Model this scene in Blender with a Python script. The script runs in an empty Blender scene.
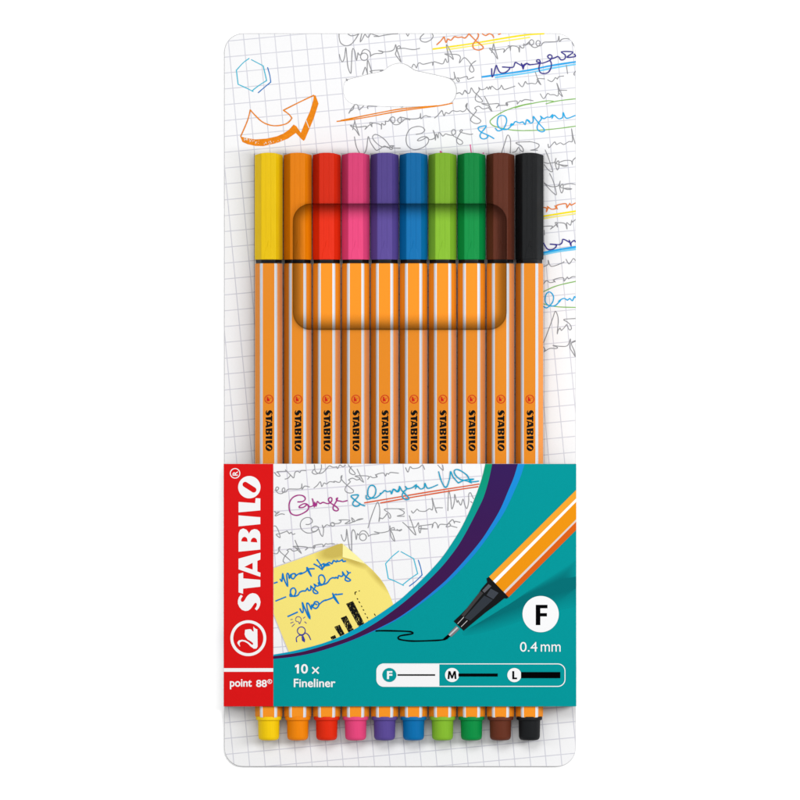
import bpy, math, random
from mathutils import Vector, Matrix
from mathutils.geometry import tessellate_polygon
random.seed(7)
# one photograph pixel = 0.01 units (0.28 mm); the pack lies flat, z up
S = 0.01
def X(px): return (px - 400.0) * S
def Y(py): return (400.0 - py) * S
LIGHT = 1.58            # how bright a white diffuse surface gets here; print colours are given as they look
sc = bpy.context.scene
sc.unit_settings.scale_length = 0.0284
C = sc.collection

# ---------------------------------------------------------------- materials
def lin(c):
    c /= 255.0
    return c / 12.92 if c <= 0.04045 else ((c + 0.055) / 1.055) ** 2.4
def col(r, g, b, k=None):
    k = LIGHT if k is None else k
    return (lin(r) / k, lin(g) / k, lin(b) / k, 1.0)
def newmat(name):
    m = bpy.data.materials.new(name); m.use_nodes = True
    nt = m.node_tree; b = nt.nodes.get('Principled BSDF')
    return m, nt, b
def mat(name, rgb, rough=0.6, spec=0.05, k=None, grain=0.0, gscale=300.0, stretch=None, bump=0.0, coat=0.0):
    m, nt, b = newmat(name)
    c = col(*rgb, k=k)
    b.inputs['Base Color'].default_value = c
    b.inputs['Roughness'].default_value = rough
    b.inputs['Specular IOR Level'].default_value = spec
    b.inputs['Coat Weight'].default_value = coat
    b.inputs['Coat Roughness'].default_value = 0.15
    if grain or bump:
        tc = nt.nodes.new('ShaderNodeTexCoord'); mp = nt.nodes.new('ShaderNodeMapping')
        nt.links.new(tc.outputs['Object'], mp.inputs['Vector'])
        if stretch: mp.inputs['Scale'].default_value = stretch
        n = nt.nodes.new('ShaderNodeTexNoise'); n.inputs['Scale'].default_value = gscale
        n.inputs['Detail'].default_value = 3.0
        nt.links.new(mp.outputs['Vector'], n.inputs['Vector'])
        if grain:
            mr = nt.nodes.new('ShaderNodeMapRange')
            mr.inputs['From Min'].default_value = 0.3; mr.inputs['From Max'].default_value = 0.7
            mr.inputs['To Min'].default_value = 1 - grain; mr.inputs['To Max'].default_value = 1 + grain
            nt.links.new(n.outputs['Fac'], mr.inputs['Value'])
            hs = nt.nodes.new('ShaderNodeHueSaturation'); hs.inputs['Color'].default_value = c
            nt.links.new(mr.outputs['Result'], hs.inputs['Value'])
            nt.links.new(hs.outputs['Color'], b.inputs['Base Color'])
        if bump:
            bp = nt.nodes.new('ShaderNodeBump'); bp.inputs['Strength'].default_value = bump
            bp.inputs['Distance'].default_value = 0.002
            nt.links.new(n.outputs['Fac'], bp.inputs['Height']); nt.links.new(bp.outputs['Normal'], b.inputs['Normal'])
    return m
class N:
    """tiny math-node helper"""
    def __init__(s, nt): s.nt = nt
    def m(s, op, a, b=None, c=None, clamp=False):
        n = s.nt.nodes.new('ShaderNodeMath'); n.operation = op; n.use_clamp = clamp
        for i, v in enumerate((a, b, c)):
            if v is None: continue
            if isinstance(v, (int, float)): n.inputs[i].default_value = v
            else: s.nt.links.new(v, n.inputs[i])
        return n.outputs[0]
    def mix(s, f, a, b):
        n = s.nt.nodes.new('ShaderNodeMix'); n.data_type = 'RGBA'
        for sock, v in ((n.inputs[0], f), (n.inputs[6], a), (n.inputs[7], b)):
            if isinstance(v, (int, float, tuple)): sock.default_value = v
            else: s.nt.links.new(v, sock)
        return n.outputs[2]
def position(nt):
    g = nt.nodes.new('ShaderNodeNewGeometry'); sp = nt.nodes.new('ShaderNodeSeparateXYZ')
    nt.links.new(g.outputs['Position'], sp.inputs[0]); return sp.outputs[0], sp.outputs[1], g.outputs['Position']
def grid_paper(name, paper, line, x0, y0, dx, dy, slope_h, slope_v, w=1.0, strength=1.0):
    """paper printed with a slightly turned square grid, all in object space"""
    m, nt, b = newmat(name); h = N(nt)
    tc = nt.nodes.new('ShaderNodeTexCoord'); sp = nt.nodes.new('ShaderNodeSeparateXYZ')
    nt.links.new(tc.outputs['Object'], sp.inputs[0])
    px = h.m('MULTIPLY_ADD', sp.outputs[0], 100.0, 400.0)
    py = h.m('MULTIPLY_ADD', sp.outputs[1], -100.0, 400.0)
    def lines(v, step):
        f = h.m('FRACT', h.m('ADD', h.m('DIVIDE', v, step), 200.5))
        d = h.m('MULTIPLY', h.m('ABSOLUTE', h.m('SUBTRACT', f, 0.5)), step)       # px from the line
        return h.m('SUBTRACT', 1.0, h.m('DIVIDE', h.m('SUBTRACT', d, w * 0.30), w * 0.5), clamp=True)
    u = h.m('SUBTRACT', h.m('SUBTRACT', px, x0), h.m('MULTIPLY', h.m('SUBTRACT', py, y0), slope_v))
    v = h.m('ADD', h.m('SUBTRACT', py, y0), h.m('MULTIPLY', h.m('SUBTRACT', px, x0), slope_h))
    g = h.m('MAXIMUM', lines(u, dx), lines(v, dy))
    n = nt.nodes.new('ShaderNodeTexNoise'); n.inputs['Scale'].default_value = 14.0; n.inputs['Detail'].default_value = 4.0
    nt.links.new(tc.outputs['Object'], n.inputs['Vector'])
    g = h.m('MULTIPLY', g, h.m('MULTIPLY', h.m('ADD', n.outputs['Fac'], 0.5, clamp=True), strength))
    fine = nt.nodes.new('ShaderNodeTexNoise'); fine.inputs['Scale'].default_value = 55.0; fine.inputs['Detail'].default_value = 5.0
    nt.links.new(tc.outputs['Object'], fine.inputs['Vector'])
    c = col(*paper, k=1.58); dk = tuple(v * 0.93 for v in c[:3]) + (1,)
    pc = h.mix(h.m('MULTIPLY', fine.outputs['Fac'], 0.75, clamp=True), c, dk)
    nt.links.new(h.mix(g, pc, col(*line, k=1.58)), b.inputs['Base Color'])
    b.inputs['Roughness'].default_value = 0.65; b.inputs['Specular IOR Level'].default_value = 0.1
    return m
def ramp_y(name, top, bottom, y_top, y_bot, rough=0.6):
    m, nt, b = newmat(name); h = N(nt); x, y, _ = position(nt)
    f = h.m('DIVIDE', h.m('SUBTRACT', Y(y_top), y), Y(y_top) - Y(y_bot), clamp=True)
    nt.links.new(h.mix(f, col(*top), col(*bottom)), b.inputs['Base Color'])
    b.inputs['Roughness'].default_value = rough; b.inputs['Specular IOR Level'].default_value = 0.03
    return m

# ---------------------------------------------------------------- objects
def link(name, me, parent=None, mats=()):
    o = bpy.data.objects.new(name, me); C.objects.link(o)
    if parent is not None: o.parent = parent
    if me is not None and me.materials is not None:
        for m in mats: me.materials.append(m)
    return o
def thing(name, label, cat, loc=(0, 0, 0), group=None):
    o = bpy.data.objects.new(name, None); C.objects.link(o); o.location = loc
    o['label'] = label; o['category'] = cat
    if group: o['group'] = group
    o.empty_display_size = 0.2
    return o
class M:
    def __init__(s): s.v = []; s.f = []; s.mi = []; s.lift = 0.0
    def poly(s, outer, z, holes=(), mi=0, raw=False):
        loops = [[Vector((p[0], p[1], z)) if raw else Vector((X(p[0]), Y(p[1]), z)) for p in l] for l in [outer, *holes]]
        b = len(s.v)
        for l in loops: s.v += [tuple(p) for p in l]
        for t in tessellate_polygon(loops):
            a, c, d = (Vector(s.v[b + i]) for i in t)
            t = tuple(b + i for i in t)
            if (c - a).cross(d - a).z < 0: t = t[::-1]
            s.f.append(t); s.mi.append(mi)
    def stroke(s, pts, w, z, closed=False, smooth=True, taper=False, mi=0):
        pts = [Vector((p[0], p[1])) for p in pts]
        if closed: pts = pts + [pts[0]]
        if smooth and len(pts) > 2:
            q = []
            for i in range(len(pts) - 1):
                p0 = pts[i - 1] if i else (pts[-2] if closed else pts[0])
                p1, p2 = pts[i], pts[i + 1]
                p3 = pts[i + 2] if i + 2 < len(pts) else (pts[1] if closed else pts[-1])
                n = max(2, min(6, int((p2 - p1).length / 0.9)))
                for k in range(n):
                    t = k / n
                    q.append(0.5 * ((2 * p1) + (p2 - p0) * t + (2 * p0 - 5 * p1 + 4 * p2 - p3) * t * t + (3 * p1 - p0 - 3 * p2 + p3) * t ** 3))
            pts = q + [pts[-1]]
        b = len(s.v); n = len(pts)
        for i, p in enumerate(pts):
            a = pts[max(0, i - 1)]; c = pts[min(n - 1, i + 1)]
            d1 = (p - a); d2 = (c - p)
            d1 = d1.normalized() if d1.length > 1e-6 else (c - a).normalized() if (c - a).length > 1e-6 else Vector((1, 0))
            d2 = d2.normalized() if d2.length > 1e-6 else d1
            t = d1 + d2
            t = t.normalized() if t.length > 0.2 else d1
            nrm = Vector((-t.y, t.x))
            k = 1 / max(0.55, abs(nrm.dot(Vector((-d1.y, d1.x)))))
            ww = w * (0.5 + 0.04 * math.sin(i * 0.7 + b))
            if taper: ww *= 0.45 + 0.55 * math.sin(math.pi * min(1, max(0, (i + 0.6) / n))) ** 0.5
            if not closed and i == 0: p = p - d2 * w * 0.25
            if not closed and i == n - 1: p = p + d1 * w * 0.25
            s.lift = (s.lift + 3e-5) % 0.0016
            for sg in (1, -1):
                r = p + nrm * ww * k * sg
                s.v.append((X(r.x), Y(r.y), z + s.lift))
        for i in range(n - 1):
            if abs(s.v[b + 2 * i][2] - s.v[b + 2 * i + 2][2]) > 0.001:      # the lift wrapped here: keep it flat enough
                pass
            s.f.append((b + 2 * i, b + 2 * i + 1, b + 2 * i + 3, b + 2 * i + 2)); s.mi.append(mi)
    def build(s, name, mats, parent=None, smooth=False, edge=None):
        me = bpy.data.meshes.new(name); me.from_pydata(s.v, [], s.f)
        if not isinstance(mats, (list, tuple)): mats = [mats]
        for m in mats: me.materials.append(m)
        for p, mi in zip(me.polygons, s.mi): p.material_index = mi
        me.update()
        if smooth:
            for p in me.polygons: p.use_smooth = True
            if edge is not None: me.set_sharp_from_angle(angle=math.radians(edge))
        return link(name, me, parent)
def circ(cx, cy, r, n=48, ry=None): return [(cx + r * math.cos(2 * math.pi * i / n), cy + (ry or r) * math.sin(2 * math.pi * i / n)) for i in range(n)]
def rrect(x0, y0, x1, y1, r, n=10):
    out = []
    for cx, cy, a0 in ((x1 - r, y0 + r, -90), (x1 - r, y1 - r, 0), (x0 + r, y1 - r, 90), (x0 + r, y0 + r, 180)):
        for i in range(n + 1):
            a = math.radians(a0 + 90 * i / n); out.append((cx + r * math.cos(a), cy + r * math.sin(a)))
    return out
def smoothpts(pts, n=5):
    pts = [Vector(p) for p in pts]; q = []
    for i in range(len(pts) - 1):
        p0 = pts[max(0, i - 1)]; p1, p2 = pts[i], pts[i + 1]; p3 = pts[min(len(pts) - 1, i + 2)]
        for k in range(n):
            t = k / n
            q.append(0.5 * ((2 * p1) + (p2 - p0) * t + (2 * p0 - 5 * p1 + 4 * p2 - p3) * t * t + (3 * p1 - p0 - 3 * p2 + p3) * t ** 3))
    return [tuple(p) for p in q + [pts[-1]]]
def crop(x0, y0, s):
    def f(*n): return [(x0 + n[i] / s, y0 + n[i + 1] / s) for i in range(0, len(n), 2)]
    return f
def slab(name, outer, holes, z0, z1, mats, parent):
    """a flat sheet with real thickness and cut-outs"""
    def inset(lp, d):
        n = len(lp); ar = sum(lp[i][0] * lp[(i + 1) % n][1] - lp[(i + 1) % n][0] * lp[i][1] for i in range(n)); sg = 1 if ar > 0 else -1
        out = []
        for i in range(n):
            a, c = lp[i - 1], lp[(i + 1) % n]; t = Vector((c[0] - a[0], c[1] - a[1])).normalized()
            out.append((lp[i][0] - t.y * d * sg, lp[i][1] + t.x * d * sg))
        return out
    ot, ht = inset(outer, .55), [inset(h_, -.55) for h_ in holes]      # cut edges are pressed slightly round
    m = M(); m.poly(ot, z1, ht); m.poly(outer, z0, holes)
    n = len(m.f) // 2
    m.f = m.f[:n] + [f[::-1] for f in m.f[n:]]
    for lp, lt in zip([outer, *holes], [ot, *ht]):
        b = len(m.v); k = len(lp)
        for p, t in zip(lp, lt): m.v += [(X(t[0]), Y(t[1]), z1), (X(p[0]), Y(p[1]), z1 - .009), (X(p[0]), Y(p[1]), z0)]
        for i in range(k):
            j = (i + 1) % k
            for e in (0, 1):
                m.f.append((b + 3 * i + e, b + 3 * i + 1 + e, b + 3 * j + 1 + e, b + 3 * j + e)); m.mi.append(1 if len(mats) > 1 else 0)
    o = m.build(name, mats, parent)
    import bmesh
    bm = bmesh.new(); bm.from_mesh(o.data); bmesh.ops.remove_doubles(bm, verts=bm.verts, dist=1e-6)
    bmesh.ops.recalc_face_normals(bm, faces=bm.faces); bm.to_mesh(o.data); bm.free()
    return o
def text(name, s, box, z, m, parent, bold=0.0, rot=0):
    """lettering fitted to a box (x0, y0, x1, y1) in photograph pixels"""
    cu = bpy.data.curves.new('lettering', 'FONT'); cu.body = s; cu.size = 1.0; cu.offset = bold; cu.resolution_u = 6
    t = bpy.data.objects.new('lettering', cu); C.objects.link(t)
    bpy.context.view_layer.update()
    me = bpy.data.meshes.new_from_object(t.evaluated_get(bpy.context.evaluated_depsgraph_get()))
    bpy.data.objects.remove(t); bpy.data.curves.remove(cu)
    c, sn = math.cos(math.radians(rot)), math.sin(math.radians(rot))
    for v in me.vertices: v.co = Vector((v.co.x * c - v.co.y * sn, v.co.x * sn + v.co.y * c, 0))
    xs = [v.co.x for v in me.vertices]; ys = [v.co.y for v in me.vertices]
    x0, x1, y0, y1 = X(box[0]), X(box[2]), Y(box[3]), Y(box[1])
    for v in me.vertices:
        v.co = Vector((x0 + (v.co.x - min(xs)) / (max(xs) - min(xs)) * (x1 - x0), y0 + (v.co.y - min(ys)) / (max(ys) - min(ys)) * (y1 - y0), z))
    me.materials.clear(); me.materials.append(m)
    for p in me.polygons: p.material_index = 0
    return link(name, me, parent)

# ================================================================ materials used
grey_ink = mat('grey ink', (146, 146, 149)); blue_ink = mat('sky blue ink', (30, 172, 228)); purple_ink = mat('purple ink', (58, 50, 142))
orange_ink = mat('orange ink', (232, 134, 16), grain=0.12, gscale=40); rust_ink = mat('warm orange ink', (232, 130, 60)); green_ink = mat('green ink', (132, 186, 92)); pink_ink = mat('pink ink', (228, 80, 150))
yellow_ink = mat('yellow ink', (248, 226, 20)); paleyellow_ink = mat('pale yellow ink', (250, 236, 100)); cyan_ink = mat('cyan marker', (38, 166, 232)); palecyan_ink = mat('pale cyan marker', (120, 204, 240))
teal_ink = mat('turquoise ink', (50, 186, 214)); navy_ink = mat('deep blue ink', (30, 118, 192)); magenta_ink = mat('magenta ink', (166, 44, 132)); petrol_ink = mat('petrol ink', (8, 158, 196))
red_line = mat('red orange ink', (218, 92, 48)); note_blue = mat('ballpoint blue', (6, 120, 194)); doodle_ink = mat('violet pencil', (112, 98, 140)); doodle_blue = mat('navy pencil', (58, 62, 150))
white_ink = mat('white print', (241, 241, 242)); black_ink = mat('black print', (6, 6, 8), spec=0.0, rough=0.9)
speck_ink = mat('pale speck', (244, 232, 214))
card_m = grid_paper('squared card', (247, 247, 248), (196, 196, 208), 229.7, 50.0 + 6.45, 15.63, 15.86, 0.094, 0.094, w=0.78, strength=0.85)
band_paper = grid_paper('squared band paper', (242, 242, 243), (196, 192, 206), 290.6, 509.9, 19.4, 19.35, 0.078, 0.086, w=0.9, strength=0.85)
edge_m = mat('raw card edge', (212, 212, 214), rough=0.8)
teal_m = mat('teal print', (0, 147, 150), grain=0.02, gscale=60, spec=0.02); red_m = mat('red print', (216, 16, 18), grain=0.02, gscale=60, spec=0.04)

# ================================================================ the setting
g = M(); g.v = [(-30, -30, 0), (30, -30, 0), (30, 30, 0), (-30, 30, 0)]; g.f = [(0, 1, 2, 3)]; g.mi = [0]
gm = mat('white table paper', (255, 255, 255), rough=0.8, spec=0.05, k=1.04, bump=0.05, gscale=20)
floor = g.build('backdrop', gm); floor['kind'] = 'structure'; floor['label'] = 'plain bright white surface under the whole pack'

# ================================================================ the pack
ZC0, ZC = 0.016, 0.040          # card
PEN_A, PEN_R = 12.4, 14.3       # half height and half width of the hexagon, px
AX = ZC + PEN_A * S + 0.002     # pen axis height
H = AX + PEN_A * S              # top of the pens
pack = thing('pen_package', 'white hanging card pack with handwriting print and a teal and red band holding ten pens', 'pen pack')
outer = rrect(224, 33, 576, 767, 19)
E10 = crop(340, 60, 6.667)
hole = smoothpts(E10(45, 132, 110, 115, 200, 92, 270, 78, 300, 65, 335, 38, 395, 21, 450, 35, 500, 68, 560, 82, 650, 102, 735, 124, 765, 155, 776, 200, 765, 250, 735, 284, 690, 297, 560, 305, 400, 309, 240, 303, 110, 294, 60, 275, 32, 240, 25, 195, 30, 155, 45, 132), 4)[:-1]
card = slab('backing_card', outer, [hole], ZC0, ZC, [card_m, edge_m], pack)
ZI = ZC + 0.0015
W = 0.84
A = crop(330, 30, 10); B = crop(400, 30, 10); Cc = crop(470, 30, 13.333); D = crop(520, 30, 13.333)
E = crop(340, 95, 11.43); F = crop(400, 90, 11.43); G = crop(460, 85, 11.43); Hh = crop(515, 80, 11.43)
R1 = crop(535, 145, 16); R2 = crop(535, 190, 16); R3 = crop(535, 235, 16); R4 = crop(535, 275, 16); R5 = crop(535, 310, 16)
grey = [
 A(90,35,92,80,110,130,160,155,210,140,250,95,285,40), A(180,38,210,55,250,50,290,35),
 A(318,32,308,75,303,115,325,85,350,38,365,60,385,70,405,35,440,45,485,60,440,62), A(485,62,540,50,620,38,680,34),
 A(765,35,778,58,790,35),
 A(92,240,105,290,125,315,145,270,157,175,168,260,180,370,208,430,215,330,222,200,235,185,250,220,265,300,280,225,290,245,310,240,330,200,365,192,400,220,405,265),
 A(405,255,450,235,520,230,525,212,485,203,530,215,600,210,640,190,657,145,665,200,655,240,690,290,710,315,690,250,670,190,680,160,700,158,700,180,670,185,740,180,800,190,850,192,898,180),
 A(375,440,372,380,377,300,400,360,420,426,402,410,440,402,530,398,500,408), A(325,444,340,400,352,370,365,400,375,435), A(162,485,170,505,178,490),
 E(165,112,120,170,100,210,115,185,150,160,165,112,200,110,215,165,230,160,270,122), E(320,155,320,124,420,128), E(700,136,720,132),
 B(240,35,205,70,210,105,260,118,315,90,332,55,320,32),
 B(120,370,135,340,150,350,165,375,180,335,200,325,230,340,300,325,325,320,328,350,340,315,380,325,430,335,455,285,470,320,485,310,480,240,465,145,500,200,535,290,500,260,450,237,520,240,580,245,605,270,595,325,640,275,680,300,730,370,740,405,715,418,695,390,715,340,760,305),
 B(505,482,540,490,548,460,540,415,555,470,580,515,595,505,575,475,600,480,670,462,680,490,740,468),
 B(562,635,600,625,625,645,650,600,680,635), G(55,60,90,95,115,80,130,30,160,75,215,125,260,180,235,195,190,180,175,150,190,100,220,60,215,25,240,50,290,40,310,20,325,45,340,15,350,45,365,10,420,50,460,30,475,0,490,25,510,48,630,10),
 F(760,170,755,190,800,245), G(85,205,65,240,100,290,160,345,220,385,240,410,215,435,170,435,125,405,130,370,170,320,190,285,170,260,215,240,265,270,340,245,250,210,340,215,445,212,415,260,440,235,480,230,540,225,530,200,548,215,540,235,530,200,630,180,655,185,655,215,690,175,705,185,740,165,800,170),
 G(280,125,320,200,365,295,330,260), Hh(75,242,110,222,150,222,210,235),
 E(170,290,145,395), E(165,285,190,370,220,460,180,400,120,345,200,365,300,355,285,390,330,345,375,320,340,315,365,360,365,320,430,325,470,345,472,390,478,320,500,340,520,330,520,295,550,300,590,250,625,260,620,310,580,300,575,270,600,320,640,338,690,320,705,275,690,255,660,275,665,305,700,310,745,275,800,282),
 F(0,305,120,328,220,318,235,265,240,325,270,300,300,290,320,300,350,303), F(395,318,430,290,478,232,490,260,505,292,525,255,560,268,600,235,650,243,690,235,720,245,755,220,770,150),
 E(165,475,180,560,200,620,235,670,280,660,305,600,322,475,350,540,395,610,420,630,460,610,510,580,550,600,620,580,570,580,600,610,580,620,545,590,480,590,420,550,375,495,380,460,420,450,490,490,540,540,570,585,600,600,650,605,690,605),
 F(185,505,250,490,283,455,250,420,190,415,120,440,80,500,70,570,85,630,130,670,190,678,270,650,320,600,325,550,290,530,240,540,200,570,215,578,260,565,305,540,340,565,400,540,380,460,400,510,405,570,415,500,435,545,440,490,460,490,490,525,520,500,560,510,600,515,635,490,630,455,605,450,590,480,610,520,660,550,710,580,715,610,680,620,650,590,655,550,690,490,715,460,700,450,685,470,710,485,800,505,832,500),
 G(475,775,510,670,545,570,575,610,580,690,575,775), G(600,768,640,755,670,710,690,740,720,760,725,730,690,690,645,655,800,645), Hh(160,700,220,712,275,735,270,765,230,790,180,800,260,800), Hh(60,740,80,760,95,790), Hh(380,730,385,765,400,765,455,705,475,735,520,715,560,735,620,700,650,705,660,680,648,555,665,640,690,725),
 Hh(40,30,85,75,120,15,140,40,190,35,240,40,260,10,295,50), Hh(290,155,330,210,375,150,400,165,450,165,490,180,500,120,480,35,510,110,545,185,500,140,510,118,595,115),
 Cc(315,180,290,300), Cc(312,180,335,250,370,380,320,310,260,240,330,262,455,250,450,295,500,240,550,215,505,205,540,220,540,270,545,210,640,225,660,290,665,210,690,235,720,230,720,180,740,200,800,160),
 D(40,200,70,195,110,165,155,125,185,150,170,195,130,190,125,160,160,215,210,230,260,200,270,155,240,135,215,165,230,205,280,205,320,160,400,155,500,145,520,80,530,150,560,120,620,110,660,120), D(695,155,725,210),
 D(205,555,235,640,280,725,240,680,235,645,330,648), D(370,660,420,685,450,665,475,630,500,650,520,620,585,610), D(620,465,637,580), D(730,600,720,580,745,545),
 R1(150,275,200,290,260,285,320,270,340,205,325,270,340,350,360,395,385,350,380,250,340,290,390,310,470,340,525,325,470,320,390,310), R1(390,275,480,245,580,250,600,310,605,250,650,200), R1(165,75,210,180,250,300,285,420,220,400,150,310),
 R1(235,450,280,540,320,660,345,790,280,750,150,610), R1(150,600,220,650,300,665,380,645,405,575,395,650,410,730,430,765,455,710,445,625,405,665,460,690,530,710,590,700,530,690,460,690), R1(455,640,560,615,650,630),
 R2(130,582,280,575,250,625,360,530,325,520,365,590,360,525,480,535,515,620,510,520,570,560,590,480,600,510,650,470), R2(150,640,156,720),
 R3(140,505,210,470,215,405,265,500,450,440,460,425), R3(500,385,550,460,615,375,650,408), R3(140,780,170,740,200,730,240,760,310,745,290,710,330,755,310,710,450,680,470,735,520,670,540,700,600,665,650,665),
 R5(140,520,180,420,240,260,290,120,328,20,365,90,375,180,365,300,360,380,375,320,405,290,425,325,480,270,510,235,550,315,585,300,570,240,520,190,465,150,650,135),
 R5(140,590,165,640,150,665,240,615,345,615,360,595,290,565,400,580,520,570,570,465,565,560,570,620,620,700,650,745,630,650,590,560,590,520,640,490,650,500,590,525),
]
def ink(name, m, strokes, w, z, parent, closed=(), **k):
    q = M()
    for i, s in enumerate(strokes): q.stroke(s, w, z, **k)
    for s in closed: q.stroke(s, w, z, closed=True)
    return q.build(name, m, parent)
ink('handwriting', grey_ink, grey, W, ZI, card, closed=[circ(330 + 34.2, 30 + 26.5, 3.7, 14)])
o = ink('handwriting', rust_ink, [B(368,145,410,105,440,68,450,95,462,122,480,88,510,100,545,65,580,72,620,68,650,78,680,50,690,35,720,65,760,105), Cc(75,140,110,90,115,50,100,45), Cc(75,140,40,190,50,240,110,265,170,245,175,220,120,170,75,140), Cc(165,45,210,70,260,45,300,65,320,100,300,60), Cc(380,55,410,45),
   R2(140,275,190,290,185,345,210,290,205,265,270,305,340,290,320,245,360,300,350,245,480,215,510,235,515,280,560,215,580,240,650,205)], 1.15, ZI + .002, card)
o['label'] = 'orange scribbled words'
q = M(); q.stroke([(433, 48.8), (470, 43.6), (520, 35.4), (544, 33.4)], 1.6, ZI); q.stroke([(544, 216), (575.8, 211)], 1.7, ZI)
q.build('underline', yellow_ink, card)
q = M(); q.stroke([(447, 49.4), (470, 46), (530, 37)], 1.3, ZI); q.stroke([(544, 218.6), (575.8, 213.4)], 1.0, ZI); q.build('underline', paleyellow_ink, card)
ink('handwriting', purple_ink, [Cc(290,510,295,620,320,580,350,468,370,510,400,560,450,570,500,545,530,500,430,490,520,495,580,490,605,430,650,450,700,475,690,445,710,515,720,480,760,445,800,460), D(20,440,45,510,45,470,95,440,120,460,220,450,270,435,260,395,230,395,225,420,265,430,300,440,400,400,430,350,400,325,370,350,400,380,460,370,510,350,550,395,600,380,605,330,555,288,680,285,705,300,630,360,742,350,725,315), D(270,440,255,500,270,560,320,578,380,560,415,500,420,440,400,400),
   R3(140,125,190,210,240,235,310,215,345,160,240,145,345,150,400,150,435,120,455,65,560,115,550,80,580,170,580,125,630,85,650,110)], 1.15, ZI + .004, card)['label'] = 'purple scribbled words'
q = M(); q.stroke([(482, 76.7), (500, 74.2), (530, 69.8), (550, 65.6), (575.8, 61.6)], 1.7, ZI + .002); q.stroke([(544, 252.4), (560, 249.3), (575.8, 246.8)], 1.9, ZI + .002); q.build('underline', cyan_ink, card)
q = M(); q.stroke([(495.5, 77.2), (530, 72.3), (552, 68), (575.8, 64)], 1.7, ZI); q.stroke([(544, 254.2), (560, 251.2), (575.8, 249)], 1.9, ZI); q.build('underline', palecyan_ink, card)
ink('circled_outline', green_ink, [[*G(800,210,700,230,600,260,500,300,420,345,360,390,345,420,370,455,430,480,520,500,620,515,740,519), *Hh(120,575,240,573,400,562,550,545,695,525)], Hh(0,315,100,285,200,265,300,245,380,235,440,240), Hh(355,270,450,245,550,228,695,212), R4(140,264,300,190,450,145,655,100), R4(140,460,250,490,400,510,655,517)], 1.0, ZI, card)
ink('handwriting', blue_ink, [G(390,610,330,575,250,540,215,510,210,485,250,470,300,465,280,500,245,540,230,580,250,610,290,612,320,590,310,565),
   G(405,490,430,520,470,515,510,480,535,410,520,360,480,345,440,365,428,430,445,480,490,505,550,500,590,460,610,450,590,440,580,455,610,445,635,415,680,430,720,420,745,450,765,395,800,415), Hh(140,450,180,490,210,470,212,415,240,450,290,510,340,570,310,590,270,575,255,540,270,490,305,440,295,410,330,440,370,420,400,425,430,395,425,435,450,400,500,440,545,425,553,370,590,435,692,402),
   R4(140,500,180,525,230,500,285,430,300,350,270,290,225,270,175,320,170,430,230,490,320,490,380,440,410,410,380,420,440,380,480,375,520,400,560,375,600,410,635,345,652,360)], 1.15, ZI + .002, card)['label'] = 'sky blue scribbled words'
ink('pen_mark', pink_ink, [F(463,716,462,700,480,712), G(118,680,130,775), G(262,778,272,776)], 1.1, ZI, card)
ink('underline', orange_ink, [[(336.8, 121.2), (362, 117.8), (400, 110.8), (436.7, 105.9), (452.5, 102.9)], [(341, 120.2), (380, 112.4), (402, 108.6), (437, 105.4)]], 1.2, ZI, card)
HX = crop(225, 50, 16)
hx = ink('hexagon_drawing', teal_ink, [HX(385,130,290,200,180,320), HX(180,320,208,545), HX(208,545,330,600,450,660), HX(430,650,540,565,665,485), HX(665,485,610,250), HX(610,250,420,150)], 0.95, ZI, card)
ink('hexagon_shadow_line', navy_ink, [HX(680,275,715,400,730,510), HX(730,510,610,610,530,680)], 1.0, ZI, card)
AR = crop(235, 90, 8.889)
q = M()
q.poly(AR(45,410,100,425,180,437,280,430,370,410,430,385,480,350,520,305,545,320,585,378,620,290,665,190,695,90,700,45,715,45,742,118,700,250,620,440,610,450,590,435,540,380,470,430,370,470,250,497,180,495,110,480,65,460), ZI)
for s in (AR(135,175,110,270,50,410), AR(135,175,180,225,240,280,310,310,380,315,450,300,485,275,505,248), AR(505,248,480,215,430,178), AR(430,178,560,112,700,45)): q.stroke(s, 1.2, ZI + .001)
arrow = q.build('arrow_drawing', orange_ink, card)
q = M(); q.stroke(AR(632,270,657,335), 0.8, ZI + .004)
for i in range(46):
    t = random.random() ** 1.3; u = 75 + 400 * t; v = 432 + 34 * t + 42 * math.sin(t * 2.2) - 75 * t * t + random.uniform(-12, 14)
    hgt = random.uniform(.35, 1.5) * (1.5 - t); cx, cy = AR(u, v)[0]
    q.poly([(cx - .25, cy - hgt / 2), (cx + .3, cy - hgt / 2), (cx + .25, cy + hgt / 2), (cx - .2, cy + hgt / 2)], ZI + .003 + i * 2e-5)
for i in range(10):
    cx, cy = AR(random.uniform(605, 700), random.uniform(140, 420))[0]; q.poly(circ(cx, cy, random.uniform(.15, .4), 6), ZI + .0055 + i * 2e-5) if 0 else None
q.build('arrow_speckle', speck_ink, card)

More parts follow.
